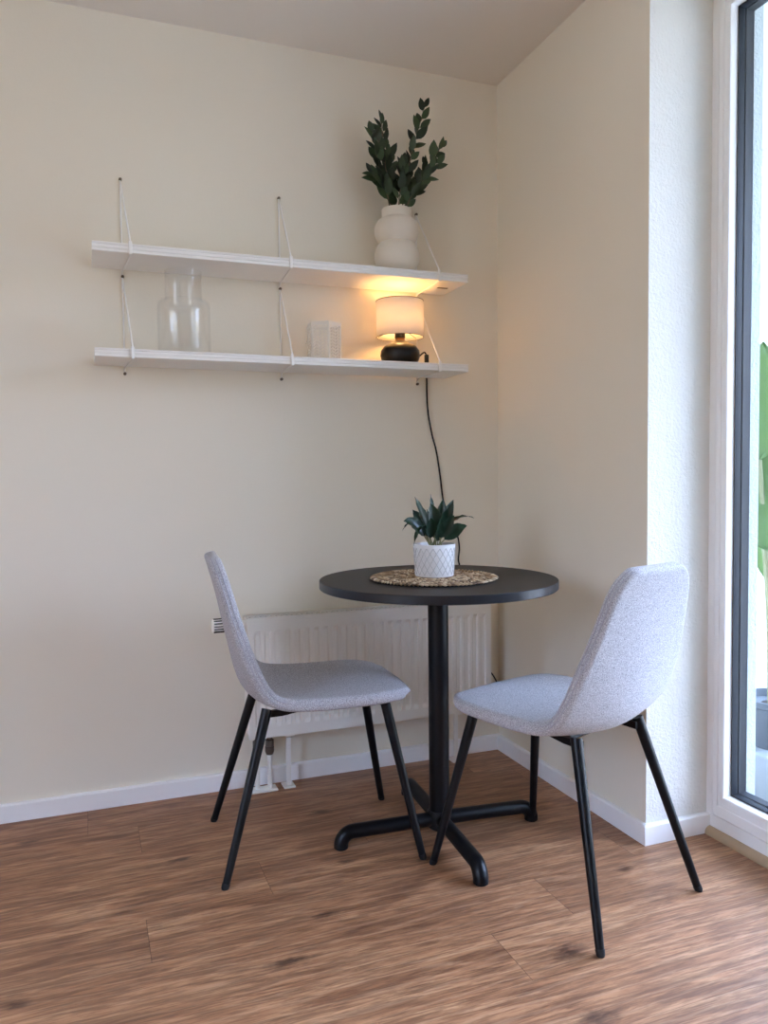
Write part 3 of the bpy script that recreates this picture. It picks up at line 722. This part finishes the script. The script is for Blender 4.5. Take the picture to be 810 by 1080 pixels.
# ------------------------------------------------------------------ chairs
PROF = [(.264, .424), (.257, .438), (.239, .4475), (.20, .4520), (.14, .4495), (.06, .443), (-.03, .436), (-.10, .436), (-.149, .449), (-.181, .478), (-.200, .525), (-.214, .585), (-.228, .65), (-.243, .725), (-.259, .79), (-.274, .842)]
def make_chair(label, loc, rz):
    t = thing('dining_chair', label, 'chair', loc, rz, 'grey upholstered chairs at the table')
    cl = spline([(0, y, z) for y, z in PROF], 10)
    ds = [0.]
    for a, b_ in zip(cl, cl[1:]): ds.append(ds[-1]+(b_-a).length)
    LT = ds[-1]
    def at(s):
        s = max(0, min(LT, s))
        for i in range(len(ds)-1):
            if s <= ds[i+1]:
                f = (s-ds[i])/(ds[i+1]-ds[i]); p = cl[i].lerp(cl[i+1], f)
                i0, i1 = max(i-2, 0), min(i+3, len(cl)-1); tn = (cl[i1]-cl[i0]).normalized(); return p, tn
        return cl[-1], (cl[-1]-cl[-2]).normalized()
    # arc positions of the profile points, for the width and bucket tables
    arc = [ds[10*i] for i in range(len(PROF))]
    wtab = [(arc[0], .198), (arc[3], .207), (arc[5], .214), (arc[7], .216), (arc[9], .214), (arc[11], .203), (arc[12], .188), (arc[13], .170), (arc[14], .155), (arc[15], .144)]
    etab = [(arc[0], -.006), (arc[3], .002), (arc[5], .012), (arc[7], .028), (arc[9], .036), (arc[11], .020), (arc[12], .012), (arc[13], .005), (arc[15], .001)]
    RC0, RC1, T, RE = .150, .075, .034, .0145
    edge = [0, .0012, .003, .006, .010, .015]
    srow = edge+[.03, .05]
    a_ = .07
    while a_ < LT-.06: srow.append(a_); a_ += .0185
    srow += [LT-x for x in reversed(edge+[.03, .045])]
    def width(s):
        w = lerp_tab(wtab, s)
        if s < RC0: w = w-RC0+math.sqrt(max(0, RC0**2-(RC0-s)**2))
        d = LT-s
        if d < RC1: w = min(w, w-RC1+math.sqrt(max(0, RC1**2-(RC1-d)**2)))
        return w
    NU = 10
    me_rows_t, me_rows_b = [], []
    bm = bmesh.new()
    fcurve = []
    for s in srow:
        w = width(s); p, tn = at(s); nr = Vector((0, tn.z, -tn.y))
        us = [-(w-e) for e in edge]+[(-1+2*j/NU)*(w-.02) for j in range(NU+1)]+[w-e for e in reversed(edge)]
        rt, rb = [], []
        for x in us:
            d = min(w-abs(x), s, LT-s); q = min(1., max(0., d)/RE)
            tt = T*.5*max(0, 1-(1-q)**2.4)**.42
            cen = p+Vector((x, 0, 0))+nr*lerp_tab(etab, s)*(abs(x)/max(w, .12))**1.7
            # bucket tilt at the edges
            sl = lerp_tab(etab, s)*2.2*(abs(x)/max(w, .12))**1.2/max(w, .12)*(1 if x > 0 else -1)
            n2 = (nr-Vector((1, 0, 0))*sl).normalized()
            rt.append(bm.verts.new(cen+n2*tt)); rb.append(bm.verts.new(cen-n2*tt))
        me_rows_t.append(rt); me_rows_b.append(rb)
    lay = bm.faces.layers.int.new('part')
    jn = arc[7]-.005
    for k in range(len(srow)-1):
        for rows in (me_rows_t, me_rows_b):
            for j in range(len(rows[0])-1):
                f = bm.faces.new((rows[k][j], rows[k][j+1], rows[k+1][j+1], rows[k+1][j])); f[lay] = 1 if srow[k] > jn else 0
    bmesh.ops.remove_doubles(bm, verts=bm.verts, dist=.0003)
    bmesh.ops.recalc_face_normals(bm, faces=bm.faces); bm.normal_update()
    parts = {}
    for which, nm in ((0, 'seat'), (1, 'backrest')):
        b2 = bm.copy(); l2 = b2.faces.layers.int['part']
        nv = [v.normal.copy() for v in b2.verts]; b2.verts.ensure_lookup_table()
        keep = sorted({v.index for f in b2.faces if f[l2] == which for v in f.verts})
        bmesh.ops.delete(b2, geom=[f for f in b2.faces if f[l2] != which], context='FACES')
        me = bpy.data.meshes.new(nm); b2.to_mesh(me); b2.free(); me.materials.append(M['fabric'])
        for p_ in me.polygons: p_.use_smooth = True
        if len(me.vertices) == len(keep): me.normals_split_custom_set_from_vertices([nv[i] for i in keep])
        o = bpy.data.objects.new(nm, me); C.objects.link(o); o.parent = t; parts[nm] = o
    bm.free()
    # twin welts along the rim of the backrest and a seam where it meets the seat
    b = B()
    for off in (-.006, .004):
        pts = []
        ss = [s for s in srow if s > jn-.001]
        def rim(s, sg):
            w = width(s); p, tn = at(s); nr = Vector((0, tn.z, -tn.y)); e = lerp_tab(etab, s)
            sl = e*2.2/max(w, .12)*sg; n2 = (nr-Vector((1, 0, 0))*sl).normalized(); sd = Vector((sg, 0, 0))
            q = math.sqrt(max(0, 1-(off/(T*.5))**2)); ins = .015*(1-q)
            return p+Vector((sg*(w-ins+.0004), 0, 0))+nr*e*(w/max(w, .12))**1.7+n2*off
        pts = [rim(s, -1) for s in ss if s < LT-.004]+[rim(s, 1) for s in reversed(ss) if s < LT-.004]
        tube(b, pts, .0016, 6)
    obj('piping', b, M['seam'], parts['backrest'], 60)
    # under-seat steel frame and legs
    for sx in (-1, 1):
        for (fy, ty, nm) in ((.268, .186, 'front'), (-.268, -.145, 'rear')):
            top = Vector((sx*.128, ty, .424)); bot = Vector((sx*.2075, fy, .0)); top = top+(top-bot)*.02; d = (top-bot).normalized()
            bb = B(); tube(bb, [bot+d*.012, bot+d*.05, top], [.0098, .0105, .0142], 20); lg = obj('leg', bb, M['black'], t, 50)
            bb = B(); tube(bb, [bot+Vector((0, 0, .0012)), bot+Vector((0, 0, .004)), bot+d*.014], [.0088, .0098, .0108], 16); obj('foot_cap', bb, M['rubber'], lg, 50)
    bb = B(); box(bb, -.135, .135, .176, .196, .410, .424, .003); box(bb, -.118, .118, -.100, -.082, .408, .420, .003)
    for sx in (-1, 1):
        vs = [(-.150, .406), (-.10, .408), (-.04, .418), (.10, .420), (.195, .412), (.195, .428), (-.150, .424)]
        A = [bb.verts.new((sx*.114-.006, y, z)) for y, z in vs]; D = [bb.verts.new((sx*.114+.006, y, z)) for y, z in vs]
        for i in range(len(vs)): j = (i+1) % len(vs); bb.faces.new((A[i], A[j], D[j], D[i]))
        bb.faces.new(A); bb.faces.new(D)
    bb2 = obj('seat_frame', bb, M['black'], t)
    return t
make_chair('grey upholstered chair in front of the radiator, left of the table, seen side-on', (-.876, -.470, 0), math.radians(-4.6-90))
make_chair('grey upholstered chair with black legs in front of the right wall, seen from behind', (-.331, -.922, 0), math.radians(108.7-90))

# ------------------------------------------------------------------ daylight
w = bpy.data.worlds.new('sky'); sc.world = w; w.use_nodes = True; nt = w.node_tree; bg = nt.nodes['Background']
tc = nt.nodes.new('ShaderNodeTexCoord'); sp = nt.nodes.new('ShaderNodeSeparateXYZ'); rp = nt.nodes.new('ShaderNodeValToRGB')
nt.links.new(tc.outputs['Generated'], sp.inputs[0]); nt.links.new(sp.outputs[2], rp.inputs[0]); nt.links.new(rp.outputs[0], bg.inputs[0])
e = rp.color_ramp.elements; e[0].position = 0.; e[0].color = (*HORIZ, 1); e[1].position = .32; e[1].color = (*SKY, 1)
bg.inputs[1].default_value = WORLD

# ------------------------------------------------------------------ camera
cam = bpy.data.cameras.new('camera'); co = bpy.data.objects.new('camera', cam); C.objects.link(co)
yaw, pit, rol, F = .3625, -.0449, -.0101, 825.24
fwd = Vector((math.sin(yaw)*math.cos(pit), math.cos(yaw)*math.cos(pit), math.sin(pit))); right = Vector((math.cos(yaw), -math.sin(yaw), 0)); up = right.cross(fwd)
r2 = right*math.cos(rol)+up*math.sin(rol); u2 = up*math.cos(rol)-right*math.sin(rol)
mt = Matrix((r2, u2, -fwd)).transposed().to_4x4(); mt.translation = Vector((-1.4641, -2.6325, 1.0506)); co.matrix_world = mt
cam.sensor_fit = 'VERTICAL'; cam.sensor_height = 24; cam.lens = F/1080*24; cam.clip_start = .05
sc.camera = co
vs_ = sc.view_settings; vs_.view_transform = 'Standard'; vs_.look = 'None'; vs_.gamma = 1; vs_.exposure = EXPO; vs_.use_curve_mapping = False
cy = sc.cycles; cy.use_denoising = True; cy.use_adaptive_sampling = False; cy.max_bounces = 14; cy.diffuse_bounces = 8; cy.transparent_max_bounces = 24; cy.sample_clamp_indirect = 6; cy.caustics_reflective = False; cy.caustics_refractive = False
